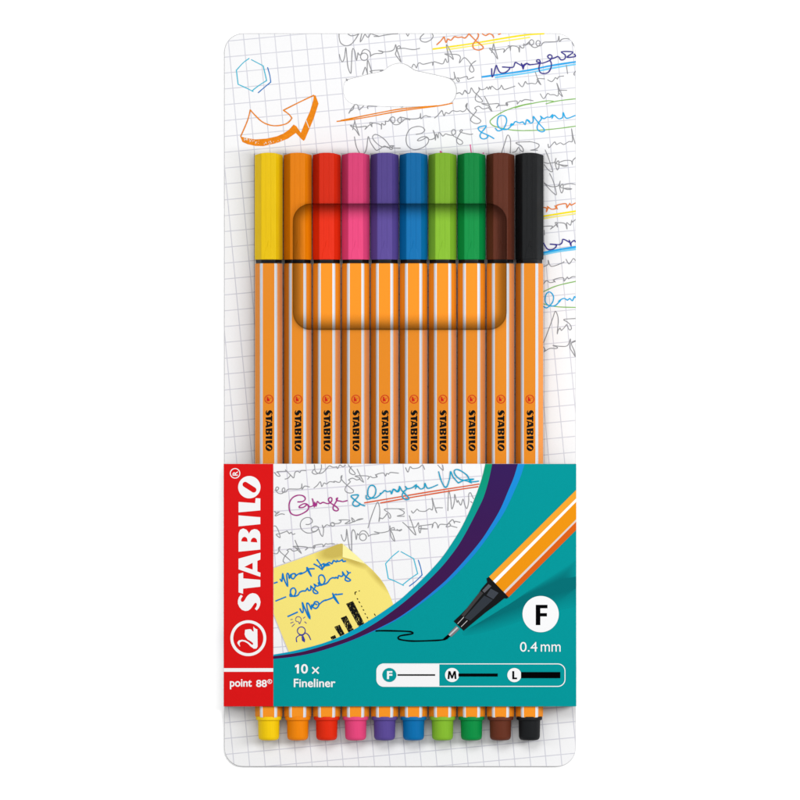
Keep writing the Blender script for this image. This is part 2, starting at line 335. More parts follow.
# ---------------------------------------------------------------- front band: a printed sleeve round card and pens
BT = H + 0.030                       # top face of the band
XL, XR, YT, YB = 224.0, 576.0, 463.6, 705.4
th = 0.012
m = M()
prof_o = [(X(XL) - 0.0, 0.001), (X(XR) + 0.0, 0.001), (X(XR), BT), (X(XL), BT)]
def round_prof(x0, x1, z0, z1, r, n=4):
    out = []
    for cx, cz, a0 in ((x1 - r, z1 - r, 0), (x0 + r, z1 - r, 90), (x0 + r, z0 + r, 180), (x1 - r, z0 + r, 270)):
        for i in range(n + 1):
            a = math.radians(a0 + 90 * i / n); out.append((cx + r * math.cos(a), cz + r * math.sin(a)))
    return out
po = round_prof(X(XL) , X(XR), 0.001, BT, 0.006); pi = round_prof(X(XL) + th, X(XR) - th, 0.001 + th, BT - th, 0.002)
n = len(po)
for prof, flip in ((po, False), (pi, True)):
    b = len(m.v)
    for (x, z) in prof: m.v += [(x, Y(YT), z), (x, Y(YB), z)]
    for i in range(n):
        j = (i + 1) % n; f = (b + 2 * i, b + 2 * i + 1, b + 2 * j + 1, b + 2 * j)
        m.f.append(f[::-1] if flip else f); m.mi.append(0 if not flip else 1)
for k in (0, 1):
    for i in range(n):
        j = (i + 1) % n; f = (2 * i + k, 2 * j + k, 2 * n + 2 * j + k, 2 * n + 2 * i + k)
        m.f.append(f if k else f[::-1]); m.mi.append(1)
band = m.build('front_band', [band_paper, edge_m], pack)
L = [BT + 0.0012 + 0.0012 * i for i in range(14)]
top = [(485.1,463.7),(482.2,476),(478.6,487.1),(474.6,497.6),(468.5,512.5),(460.2,529.1),(450,545.5),(441.3,557.7),(432.5,567.8),(422,578.8),(410.6,589.6),(400,599),(386,609),(373.8,617.1),(356.2,627.6),(338.8,636.5),(322.5,642.7),(305,647.5),(289.3,651.1),(273.7,653.8)]
c2 = [(491.9,463.7),(488.4,480),(483.4,496.7),(477.2,509.9),(467.6,528.6),(459,543.5),(450,556),(441.3,566.5),(429,579.2),(416.7,590.6),(401.9,603.2),(382.5,617.6),(365,628.4),(347.5,636.9),(330,643),(305,650.4),(287,653.6),(273.7,655.3)]
c3 = [(517.5,463.7),(513.5,477),(508.1,490),(500,508.8),(490,526.0),(480,541),(464,560.2),(450,575.4),(440,584.9),(420,601.5),(400,616),(382.5,625.6),(365,633.9),(347.5,641.2),(322.5,649.6),(305,653.9),(287.5,656.7),(273.7,658)]
c4 = [(524.3,463.7),(520,477),(514.4,490),(505,510),(493.8,527.6),(480,546.9),(468.5,560.6),(454,575.8),(440,588.4),(420,603.8),(400,617.4),(382.5,626.6),(365,634.4),(347.5,641.5),(322.5,649.8),(305,654.1),(287.5,656.9),(273.7,658.2)]
T1, T2, T3, T4 = (smoothpts(c, 4) for c in (top, c2, c3, c4))
x1 = 576.0 - 0.3
q = M(); q.poly(T4 + [(273.7, YB), (x1, YB), (x1, YT + .1)], L[1]); q.build('teal_field', teal_m, band)
def ribbon(name, a, b, z, mt):
    q = M(); q.poly(a + b[::-1], z); return q.build(name, mt, band)
ribbon('curved_stripe', T3, [(p[0], p[1]) for p in T4], L[2], ramp_y('blue stripe print', (24, 140, 212), (28, 120, 205), 463, 640))
ribbon('curved_stripe', T2, T3, L[2], ramp_y('purple stripe print', (52, 26, 88), (64, 18, 68), 463, 655))
ribbon('curved_stripe', T1, T2, L[2], ramp_y('green stripe print', (6, 148, 112), (0, 154, 184), 470, 620))
# red panel
q = M(); q.poly([(224.3, YT + .1), (273.7, YT + .1), (273.7, YB), (224.3, YB)], L[3]); redp = q.build('red_panel', red_m, band)
q = M(); q.poly([(224.3, 667.3), (273.7, 667.3), (273.7, 670.9), (224.3, 670.9)], L[4]); q.build('white_divider', white_ink, band)
g5, g6, g7 = crop(225, 460, 16), crop(225, 505, 16), crop(225, 550, 16)
LOGO = [
 ([(241.4,594.1),(243.25,595.5),(241.6,598),(241.2,599.6),(242.2,601.3),(243.9,601),(245.2,599.5),(246.6,597),(248.1,595),(250.3,593.3),(253.1,592.5),(256,593),(258.3,594.6),(260.2,597.6),(261,601.5),(260.4,604.8),(259.2,607.5),(257.2,609.7),(255.2,608.1),(256.7,606.2),(257.4,603.9),(256.9,602.4),(256,602),(254.8,602.9),(253,605.6),(251.2,608.1),(248.7,609.9),(245.6,610.3),(242.5,609.2),(240.0,606.6),(238.4,603),(238.4,600),(239.3,596.9)], []),
 (g7(225,372,298,352,300,445,572,468,572,578,298,608,296,690,225,668), []),
 (g7(225,130,575,35,572,145,525,165,525,335,575,355,572,420,225,300), [g7(318,262,450,195,450,305)]),
 (g6(225,740,572,705,572,460,560,420,525,388,478,378,430,395,405,425,392,452,380,425,350,388,300,368,250,390,228,440,225,480), [g6(268,575,272,545,290,515,320,500,345,510,362,530,370,580), g6(418,585,425,550,442,526,468,514,495,522,515,545,524,592)]),
 (g6(225,160,572,190,572,300,225,335), []),
 ([(239.1,501.6),(255.6,502.8),(256.1,497.8),(260.8,498.1),(260.8,510),(239.1,512)], []),
 (circ(249.8, 486.9, 11.15, 48), None)]
def capsule(p, r_, q, n=10):
    (ax, ay), (bx, by) = p, q; a = math.atan2(by - ay, bx - ax); out = []
    for k in range(n + 1): t = a + math.pi / 2 + math.pi * k / n; out.append((ax + r_ * math.cos(t), ay + r_ * math.sin(t)))
    for k in range(n + 1): t = a - math.pi / 2 + math.pi * k / n; out.append((bx + r_ * math.cos(t), by + r_ * math.sin(t)))
    return out
LOGO[6] = (LOGO[6][0], [capsule((245.7, 484.2), 2.7, (254.2, 489.6))])
q = M()
for o_, h_ in LOGO: q.poly(o_, L[4], h_)
q.build('brand_lettering', white_ink, band)
g8 = crop(225, 595, 11.43)
swan = g8(330,350,345,370,375,385,378,580,365,603,335,605,300,580,265,545,230,525,200,520,178,530,172,550,180,580,170,575,160,560,150,550,148,530,165,510,200,503,240,510,275,530,300,550,315,562,328,555,325,540,300,520,265,500,240,470,230,440,235,390,260,385,285,382,305,385,318,405,335,410,330,380)
q = M(); q.poly(circ(248.8, 637.4, 17.9, 64), L[4], [circ(248.8, 637.4, 15.0, 64)]); q.poly(swan, L[4]); q.build('swan_emblem', white_ink, band)
q = M(); q.poly(circ(235.6, 473.1, 5.2, 40), L[4], [circ(235.6, 473.1, 4.3, 40)]); q.poly(circ(270.1, 680.6, 2.35, 24), L[4], [circ(270.1, 680.6, 1.75, 24)]); q.build('registered_mark', white_ink, band)
text('registered_letter', 'R', (233.1, 471, 238.3, 475.4), L[4], white_ink, band, 0.02, 90)
text('registered_letter', 'R', (269.1, 679.2, 271.2, 682), L[4], white_ink, band, 0.01)
text('lettering', 'point', (230.4, 678.2, 252.3, 688.3), L[4], white_ink, band, 0.022)
text('lettering', '88', (256.6, 678.9, 267.3, 686.2), L[4], white_ink, band, 0.022)
text('lettering', '0', (301.3, 663.2, 308.2, 672.7), L[4], white_ink, band, 0.022)
q = M(); q.poly([(297.3, 663.4), (299.3, 663.4), (299.3, 672.5), (297.2, 672.5), (297.2, 665.9), (295.9, 666.8), (295.0, 665.4)], L[4]); q.build('lettering', white_ink, band)
q = M(); q.stroke([(312.8, 666.6), (318.7, 672.4)], 1.5, L[4], smooth=False); q.stroke([(318.7, 666.6), (312.8, 672.4)], 1.5, L[4] + .0008, smooth=False); q.build('times_sign', white_ink, band)
text('lettering', 'Fineliner', (294.1, 677.8, 335.7, 686.3), L[4], white_ink, band, 0.018)
text('lettering', '0.4', (519.6, 641.2, 536.9, 650.9), L[4], white_ink, band, 0.0)
text('lettering', 'mm', (540.3, 643.6, 560.1, 650.8), L[4], white_ink, band, 0.0)
# F badge and line width scale
gF = crop(470, 590, 7.27)
q = M(); q.poly(circ(540.2, 613.4, 18.1, 64), L[4]); q.build('round_badge', white_ink, band)
q = M(); q.poly(gF(475,103,560,103,560,128,508,128,508,163,556,163,556,187,508,187,508,250,475,250), L[5]); q.build('badge_letter', black_ink, band)
q = M()
ro = rrect(376.4, 662.6, 564.9, 685.9, 7.5); ri = rrect(377.3, 663.5, 564.0, 685.0, 6.7)
q.poly(ro, L[4], [ri])
q.poly([p for p in rrect(377.2, 663.4, 448, 685.1, 6.7) if p[0] < 420] + [], L[5]) if 0 else None
left = [p for p in rrect(377.0, 663.2, 480, 685.3, 7.0) if p[0] < 400]
q.poly(left + [(439.2, 663.2), (439.2, 685.3)] if 0 else [(439.2, 685.3)] + left + [(439.2, 663.2)], L[3])
q.build('line_width_scale', white_ink, band)
for c_ in ((451.9, 674.1), (514.0, 674.2)): q = M(); q.poly(circ(c_[0], c_[1], 7.05, 40), L[4] + .0006); q.build('round_badge', white_ink, band)
q = M(); q.poly(circ(389.4, 674.1, 7.0, 40), L[5]); q.build('round_badge', teal_m, band)
for a, b_, y, w in ((397.6, 435, 674.1, 1.5), (458.2, 497.4, 674.1, 3.0), (520.6, 559.8, 674.2, 6.1)):
    q = M(); q.poly([(a, y - w / 2), (b_, y - w / 2), (b_, y + w / 2), (a, y + w / 2)], L[5]); q.build('sample_line', black_ink, band)
text('badge_letter', 'F', (387.0, 670.2, 392.4, 678.2), L[6], white_ink, band, 0.035)
q = M(); q.poly([(447.5, 678.1), (448.2, 670.2), (450.2, 670.2), (451.9, 674.9), (453.6, 670.2), (455.6, 670.2), (456.3, 678.1), (454.5, 678.1), (454.15, 673.3), (452.6, 677.6), (451.2, 677.6), (449.65, 673.3), (449.3, 678.1)], L[6]); q.build('badge_letter', black_ink, band)
q = M(); q.poly([(511.9, 670.2), (513.9, 670.2), (513.9, 676.6), (516.7, 676.6), (516.7, 678.3), (511.9, 678.3)], L[6]); q.build('badge_letter', black_ink, band)
# handwriting on the band
I1, I2, I3, I4 = crop(270,460,11.43), crop(330,460,11.43), crop(390,460,11.43), crop(430,460,11.43)
I5, I6, I7 = crop(270,510,11.43), crop(330,500,11.43), crop(390,500,11.43)
ZB = BT + 0.0012
bgrey = [
 I1(55,140,90,180,120,180,95,140,90,130,200,125), I1(180,110,240,170,275,200,290,140,320,125,345,140,360,118,415,118), I1(240,170,210,205,175,215),
 I1(510,50,515,100,500,110,485,140,520,160,570,140,590,90,590,50), I1(510,100,540,145,600,145,650,95,640,110,680,65,720,80,770,75), I2(75,72,90,95,115,55,150,75,180,55), I2(210,50,230,80,290,150,270,165,230,145,225,110,250,70),
 I1(60,340,85,345,105,320,90,305,70,320,90,370,140,380,175,345,165,315,145,330,150,365,190,360,215,330,350,325,368,270,370,330,400,295,455,305),
 I1(505,318,545,285,578,245,595,300,620,260,650,270,685,245,740,252), I2(45,244,60,240,115,250,140,175,125,200,160,250,215,300,270,345,260,370,210,372,175,345,185,300,235,245,215,225,260,205,310,225,345,205,290,180,440,182,430,220,460,185,490,200,540,190,520,165,540,195,530,165,610,145,635,180,650,150,670,160,690,140,785,148), I2(312,100,345,170,385,250,340,215),
 I1(60,580,70,600,110,590,70,620,70,635,130,612,170,618),
 I5(415,160,450,160,488,130,470,90,420,82,370,110,350,160,365,215,420,255,480,255,540,230,558,195,520,180,480,205,490,240,530,235,560,215,580,270,605,295,615,220,600,165,612,200,650,165,690,175,700,145,730,140,740,170,710,180,700,165), I6(25,250,50,265,110,260,130,235,105,225,180,222,230,230,175,265,220,262,280,235,250,200,270,245,330,215,378,210,310,228),
 I5(50,178,70,180,100,230,120,310,75,275,120,265,190,240,200,235,225,265,245,250,265,275,290,265),
 I5(48,490,90,490,120,415,100,435,130,480,190,530,240,575), I5(175,598,155,580,170,530,215,470,200,455,235,440,275,465,330,440,270,410,430,420,405,455,440,425,500,425,520,400,510,435,500,405,600,385,610,415,640,380,660,385,700,380,740,382), I5(290,340,325,420,362,490,300,430),
 I6(435,315,480,170,540,25,565,70,570,150,560,240,575,200,600,210,640,170,655,150,680,205,695,190,680,150,625,100,790,96), I7(100,97,160,130,150,160,85,180,165,182), I6(790,96,850,98),
 I7(245,120,265,145,310,100,330,120,400,125,450,95,480,110,490,60,480,-25,505,60,535,145,520,90,600,85),
 I4(203,575,205,470,213,345,235,440,248,555,275,480,280,390,300,460,310,480,320,460,350,512,375,445,395,510,420,550,440,470,440,390,460,370,480,410,497,440), I4(462,470,480,485),
 I3(178,85,205,135,230,75,260,95,330,85,370,55,395,105), I3(545,55,605,115,600,55),
 I7(145,250,200,300,290,395,275,330,220,175), I7(200,300,290,305,325,255,330,340,345,370,355,290,325,310,350,325,430,325,350,320), I7(350,290,430,280,490,275,480,315,490,270,515,250,540,280,548,315,570,275,640,275,680,265,690,290,640,300,710,220,735,260,740,240,800,250), I7(690,290,765,310),
 I6(130,390,145,440,165,465,185,430,192,330,205,420,225,540,245,575,250,480,250,370,268,335,290,370,302,445,315,380,330,395,360,352,400,350,435,385,440,410),
 I6(440,410,480,390,560,378,510,358,570,370,640,360,680,340,685,290,690,350,700,420,740,465,715,380,690,330,730,310,735,335,700,335,780,342,820,330), I7(80,330,110,350,135,335)]
ink('handwriting', grey_ink, bgrey, W, ZB, band, closed=[circ(330 + 33.1, 500 + 36.7, 3.4, 14)])
ink('handwriting', magenta_ink, [I1(320,475,380,470,408,438,380,405,320,400,260,430,225,490,225,560,250,610,310,628,380,605,440,560,435,510,395,495,345,520,340,540,390,535,430,505,455,530,500,510,487,435,510,530,515,480,530,520,545,470,575,495,610,480,665,495,705,470,710,435,690,425,670,450,700,490,760,530,785,560,765,578,730,565,725,530,760,470,775,430,760,440,770,460,800,465,835,472,885,460)], 1.2, ZB + .002, band)['label'] = 'magenta scribbled word'
ink('handwriting', petrol_ink, [I2(400,520,350,500,270,440,245,415,255,400,325,395,310,430,280,460,262,500,290,525,330,518,345,490),
  I2(415,400,420,440,470,435,515,395,525,330,500,290,460,292,435,340,440,410,490,432,540,420,590,375,570,380,600,370,625,345,660,360,690,350,705,380,730,330,770,355,790,325), I3(90,-1000,90,-1000)[:0] or I3(15,378,20,378,40,330,80,360,105,350,110,300,140,350,215,430,190,450,150,430,140,395,165,350,190,330,175,295,200,325,260,310,300,280,290,325,310,295,350,328,390,310,400,265,435,320,545,280),
  I3(555,130,580,220,620,300,650,300,680,210,692,130,720,190,780,260), I4(320,260,400,225,495,215,450,235,470,258,435,240,390,230,340,215,290,170,275,125,300,105,350,120,420,170,440,205,470,245,555,238)], 1.2, ZB + .005, band)['label'] = 'petrol blue scribbled words'
ink('underline', red_line, [[(364.6, 502.5), (390, 498.2), (430, 491.4), (478.8, 483.8)], [(380.7, 502.6), (410, 497.3), (450, 490.6), (477.8, 486.4)]], 1.25, ZB + .0035, band)
K = crop(380, 535, 11.43)
ink('hexagon_drawing', teal_ink, [K(215,178,140,240,65,320), K(65,320,95,490), K(95,490,180,525,270,570), K(262,560,350,490,430,435), K(430,435,385,265), K(385,265,240,185)], 0.95, ZB, band)
ink('hexagon_shadow_line', navy_ink, [K(437,280,465,370,480,450), K(480,450,410,520,335,578)], 1.0, ZB, band)
# sticky note print
m_, nt, b = newmat('yellow note print'); h = N(nt); x, y, pos = position(nt)
def blob(cx, cy, rx, ry, ang=0):
    ca, sa = math.cos(math.radians(ang)), math.sin(math.radians(ang))
    dx = h.m('SUBTRACT', x, X(cx)); dy = h.m('SUBTRACT', y, Y(cy))
    u = h.m('DIVIDE', h.m('ADD', h.m('MULTIPLY', dx, ca), h.m('MULTIPLY', dy, sa)), rx * S)
    v = h.m('DIVIDE', h.m('SUBTRACT', h.m('MULTIPLY', dy, ca), h.m('MULTIPLY', dx, sa)), ry * S)
    r = h.m('SQRT', h.m('ADD', h.m('MULTIPLY', u, u), h.m('MULTIPLY', v, v)))
    return h.m('SUBTRACT', 1.0, r, clamp=True)
f1 = h.m('MULTIPLY', blob(338, 549.5, 25, 11, 18), 2.2, clamp=True); f2 = h.m('MULTIPLY', blob(352, 560, 26, 5.5, -22), 1.3, clamp=True)
f3 = h.m('MULTIPLY', blob(378, 578, 26, 5.0, -47), 0.9, clamp=True)
f = h.m('MAXIMUM', h.m('MAXIMUM', f1, f2), f3)
nt.links.new(h.mix(f, col(242, 224, 118), col(202, 180, 82)), b.inputs['Base Color']); b.inputs['Roughness'].default_value = .6; b.inputs['Specular IOR Level'].default_value = .12
t1 = [p for p in T1 if 289 < p[0] < 393.3]
noteout = [(274.0, 567.6), (300, 558.4), (325, 548.8), (338, 543.8), (341.9, 543), (343, 543.5), (350, 549.3), (358, 556.3), (366, 563.6), (373, 569.8), (380, 577.6), (384.5, 584), (388, 590.5), (391.2, 598), (393.3, 604)] + t1 + [(289.0, 651.1), (281, 631), (274.0, 613)]
q = M(); q.poly(noteout, L[0]+.0002); note = q.build('sticky_note_print', m_, band)
q = M(); q.stroke([(274, 566.9), (300, 557.7), (325, 548.1), (338, 543.2)], 0.8, L[0] + .0004); q.stroke([(273.9, 614), (281, 632), (288.8, 651)], 0.8, L[0]+.0004); q.build('sticky_note_outline', mat('note edge print', (205, 200, 205)), band)
q = M(); q.poly([(343, 543.6), (350, 549.3), (358, 556.3), (366, 563.6), (360.8, 561.9), (351.1, 558.8), (342.8, 556.6)], L[1]+.0004); q.build('folded_corner_print', mat('pale note print', (250, 240, 160)), band)
N1, N2, N3, N4 = crop(270,540,11.43), crop(310,540,11.43), crop(270,590,11.43), crop(330,590,11.43)
ink('handwriting', note_blue, [N1(52,487,88,475), N1(120,440,140,465,150,380,165,440,205,520,195,390,215,380,225,430,235,400,250,385,285,378,298,400,270,438,245,420,250,390), N1(290,410,340,375,370,370,350,385,420,350,430,310,475,405,435,340,440,325,510,322),
  N1(505,268,560,300,600,330,590,290,540,218), N1(570,290,620,265,615,310,640,270,680,280,620,290,660,262,680,250,710,265,730,230,760,245,770,225), N2(310,238,345,235,370,220,380,240,410,235),
  N1(70,690,185,643), N1(235,610,235,635,280,630,300,580,280,542,245,555,240,600,270,635,320,625,345,590,380,575,410,575,430,545,445,570,470,560,470,520,500,550,550,590,540,605,510,600,495,570,520,530,510,500,540,520,560,515), N1(555,480,570,510,610,500,632,450,610,400,580,395,560,420,575,490,620,500,660,480,690,440,720,425,750,430), N2(290,425,300,420,320,430,330,400,360,410,380,395,375,360,410,410,465,450,440,465,405,450,410,420,440,375,425,350,440,370,465,365),
  N3(208,295,318,245), N3(345,205,370,250,385,230,375,140,400,200,450,310,460,300,430,210,425,145,450,155,475,210,480,165,500,170,515,130,550,130,562,165,530,203,492,185,505,150,540,160), N3(555,165,610,120,650,105,630,115,710,85,730,70,720,35,785,145,740,90,725,55,760,40), N4(70,48,90,45,145,38)], 1.45, L[1]+.0004, band)['label'] = 'blue list written on the yellow note'
ink('light_bulb_doodle', doodle_ink, [N3(295,325,310,300,340,298,362,325,355,352,345,375,335,375,335,358,305,350,296,335), N3(240,330,262,328), N3(240,370,270,358), N3(255,410,285,380), N3(385,315,405,300), N3(400,355,420,372)], 0.8, L[1], band)
q = M()
for s_ in (N3(310,585,305,540,340,510,375,510,410,485,445,510,468,560),): q.stroke(s_, 1.0, L[1]+.0004)
q.stroke(circ(270 + 362 / 11.43, 590 + 458 / 11.43, 3.9, 18), 0.95, L[1]+.0004, closed=True); q.poly(N3(365,520,385,515,405,560,400,590,370,570), L[3]); q.build('figure_doodle', doodle_blue, band)
hm, nt, b = newmat('hatched black print'); h = N(nt)
tc = nt.nodes.new('ShaderNodeTexCoord'); mp = nt.nodes.new('ShaderNodeMapping'); mp.inputs['Rotation'].default_value = (0, 0, math.radians(40)); mp.inputs['Scale'].default_value = (3.2, 1, 1)
nz = nt.nodes.new('ShaderNodeTexNoise'); nz.inputs['Scale'].default_value = 48; nt.links.new(tc.outputs['Object'], mp.inputs[0]); nt.links.new(mp.outputs[0], nz.inputs['Vector'])
ff = h.m('MULTIPLY', h.m('SUBTRACT', nz.outputs['Fac'], 0.60), 12.0, clamp=True)
nt.links.new(h.mix(ff, col(10, 10, 8), col(225, 208, 110)), b.inputs['Base Color']); b.inputs['Specular IOR Level'].default_value = .05
q = M()
for pp in ([(346.2,603.1),(353.2,600.3),(364.8,623.6),(359,626.4)], [(340.9,617.3),(346.6,614.9),(354.1,629.2),(348.8,631.8)], [(334.4,626.3),(339.8,623.9),(344.9,633.3),(340.3,635.6)], [(330.4,636.4),(335.2,634.2),(336.6,637.2),(332.2,639.0)]): q.poly(pp, L[1]+.0004)
q.build('bar_chart_doodle', hm, band)
q = M()
for a in (N4(290,45,288,20,305,15), N4(332,5,340,2), N4(312,90,320,100), N4(332,125,342,140), N4(360,175,366,185), N4(380,215,388,226), N4(400,260,408,270), N4(425,300,432,315), N4(442,345,448,355), N4(508,265,520,285)): q.stroke(a, 0.9, L[1]+.0004)
q.build('dotted_line_doodle', black_ink, band)
# the pen pictured on the band
q0 = L[2]
so = [(462,631.5),(500,610),(530,589),(575.7,560),(575.7,606),(540,613),(505,625.5),(480,632.5),(464,635)]
si = [(476,624),(500,609),(520,597),(560,579),(575.7,576),(575.7,588),(534,600),(505,611.5),(486,620)]
for i in range(12):
    t = i / 11; c_ = tuple(a * (1 - t) + b_ * t for a, b_ in zip((0, 142, 145), (0, 108, 113)))
    q = M(); q.poly([(a[0] * (1 - t) + b_[0] * t, a[1] * (1 - t) + b_[1] * t) for a, b_ in zip(so, si)], q0 + i * .0002); q.build('printed_pen_shadow', mat('shaded teal print', c_, spec=.02), band)
ends = [(488.5,576.5),(492.5,580.6),(494.9,583),(503.2,591.2),(504.9,592.9),(508.2,596.6)]; rgt = [489.5, 498.0, 501.4, 518.8, 521.2, 529.4]
pcs = [(238,162,44),(248,246,244),(232,144,2),(218,206,200),(214,92,8)]
for i in range(5):
    q = M(); q.poly([ends[i], (575.7, rgt[i]), (575.7, rgt[i + 1]), ends[i + 1]], L[5]); q.build('printed_pen_barrel', mat('pen picture ' + str(i), pcs[i]), band)
P = crop(440, 560, 10)
def patch(pts, c_, z, nm='printed_pen_grip'):
    q = M(); q.poly(pts, z); q.build(nm, mat('pen picture ' + nm + str(c_), c_), band)
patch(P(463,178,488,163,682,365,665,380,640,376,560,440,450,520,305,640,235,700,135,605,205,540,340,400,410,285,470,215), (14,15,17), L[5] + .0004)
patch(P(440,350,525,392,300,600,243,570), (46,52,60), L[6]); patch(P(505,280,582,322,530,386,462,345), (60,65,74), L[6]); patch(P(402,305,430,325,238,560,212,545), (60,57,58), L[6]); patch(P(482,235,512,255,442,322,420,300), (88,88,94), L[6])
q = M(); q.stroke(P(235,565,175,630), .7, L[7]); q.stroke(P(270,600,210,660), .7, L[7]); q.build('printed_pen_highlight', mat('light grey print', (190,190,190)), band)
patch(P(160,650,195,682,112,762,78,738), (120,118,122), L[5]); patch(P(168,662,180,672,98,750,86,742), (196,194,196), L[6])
LN = crop(385, 580, 6.667)
q = M(); q.poly(P(78,738,100,755,70,785,40,790,30,780), L[5]); q.stroke([*LN(425,370,405,388,380,394,330,398,200,402,130,397,92,388,90,375,110,365,170,356,186,350,178,342,140,337,0,333), (376, 630.2)], 1.5, L[3] + .001); q.build('drawn_line', black_ink, band)

# ================================================================ pens
PX = [268.9 + 28.93 * i for i in range(10)]
A_, R_ = PEN_A, PEN_R
def zline(x): return A_ * (R_ - x) / 7.0
up = [(-13.9, 0.75), (-8.8, zline(8.8)), (-8.05, A_ - 1.35), (-7.0, A_ - .3), (-5.9, A_), (5.9, A_), (7.0, A_ - .3), (8.05, A_ - 1.35), (8.8, zline(8.8)), (13.9, 0.75)]
dn = [(x_, -z_) for x_, z_ in up[::-1]]
HEX = up + dn
nH = len(HEX)
WHITE_SEG = {1, 2, 3, 5, 6, 7, 11, 12, 13, 15, 16, 17}
def loft(rings, close=(True, True), mats=None):
    """rings: list of (section, y(px) or function of x, scale)"""
    m = M(); nn = len(rings[0][0])
    for sec, yf, k in rings:
        for x_, z_ in sec:
            yy = yf(x_) if callable(yf) else yf
            m.v.append((x_ * k * S, -yy * S, z_ * k * S))
    for r in range(len(rings) - 1):
        for i in range(nn):
            j = (i + 1) % nn
            m.f.append((r * nn + i, (r) * nn + j, (r + 1) * nn + j, (r + 1) * nn + i)); m.mi.append(1 if (mats and i in mats) else 0)
    if close[0]: m.f.append(tuple(range(nn))[::-1]); m.mi.append(0)
    if close[1]: m.f.append(tuple(range((len(rings) - 1) * nn, len(rings) * nn))); m.mi.append(0)
    return m
def fixn(o):
    import bmesh
    bm = bmesh.new(); bm.from_mesh(o.data); bmesh.ops.recalc_face_normals(bm, faces=bm.faces); bm.to_mesh(o.data); bm.free(); return o
KB = 1.0     # barrel paint as seen under full light
barrel_m = mat('orange lacquer', (248, 149, 34), rough=0.42, spec=0.06, grain=0.015, gscale=60)
stripe_m = mat('pale stripe lacquer', (226, 230, 237), rough=0.42, spec=0.25)
ring_m = mat('black plastic ring', (12, 14, 18), rough=0.4, spec=0.15)
letter_m = mat('black lettering', (6, 6, 6), spec=0.05); emb_m = mat('red emblem', (222, 30, 20), spec=0.05)
CAPS = [('yellow', (255, 212, 6)), ('orange', (250, 140, 0)), ('red', (234, 44, 8)), ('pink', (236, 72, 128)), ('violet', (92, 74, 152)), ('blue', (0, 113, 178)), ('light green', (136, 190, 48)), ('dark green', (0, 146, 68)), ('brown', (104, 50, 32)), ('black', (26, 28, 30))]
cap_ms = [mat(n_ + ' cap plastic', c_, k=1.66, rough=0.5, spec=0.08, grain=0.05, gscale=50, stretch=(4.0, .10, 1.0), bump=0.1) for n_, c_ in CAPS]
def circle_sec(r, n=40): return [(r * math.cos(math.pi - 2 * math.pi * i / n), r * math.sin(math.pi - 2 * math.pi * i / n)) for i in range(n)]
Y0 = 400.0
def yy(v): return v - Y0
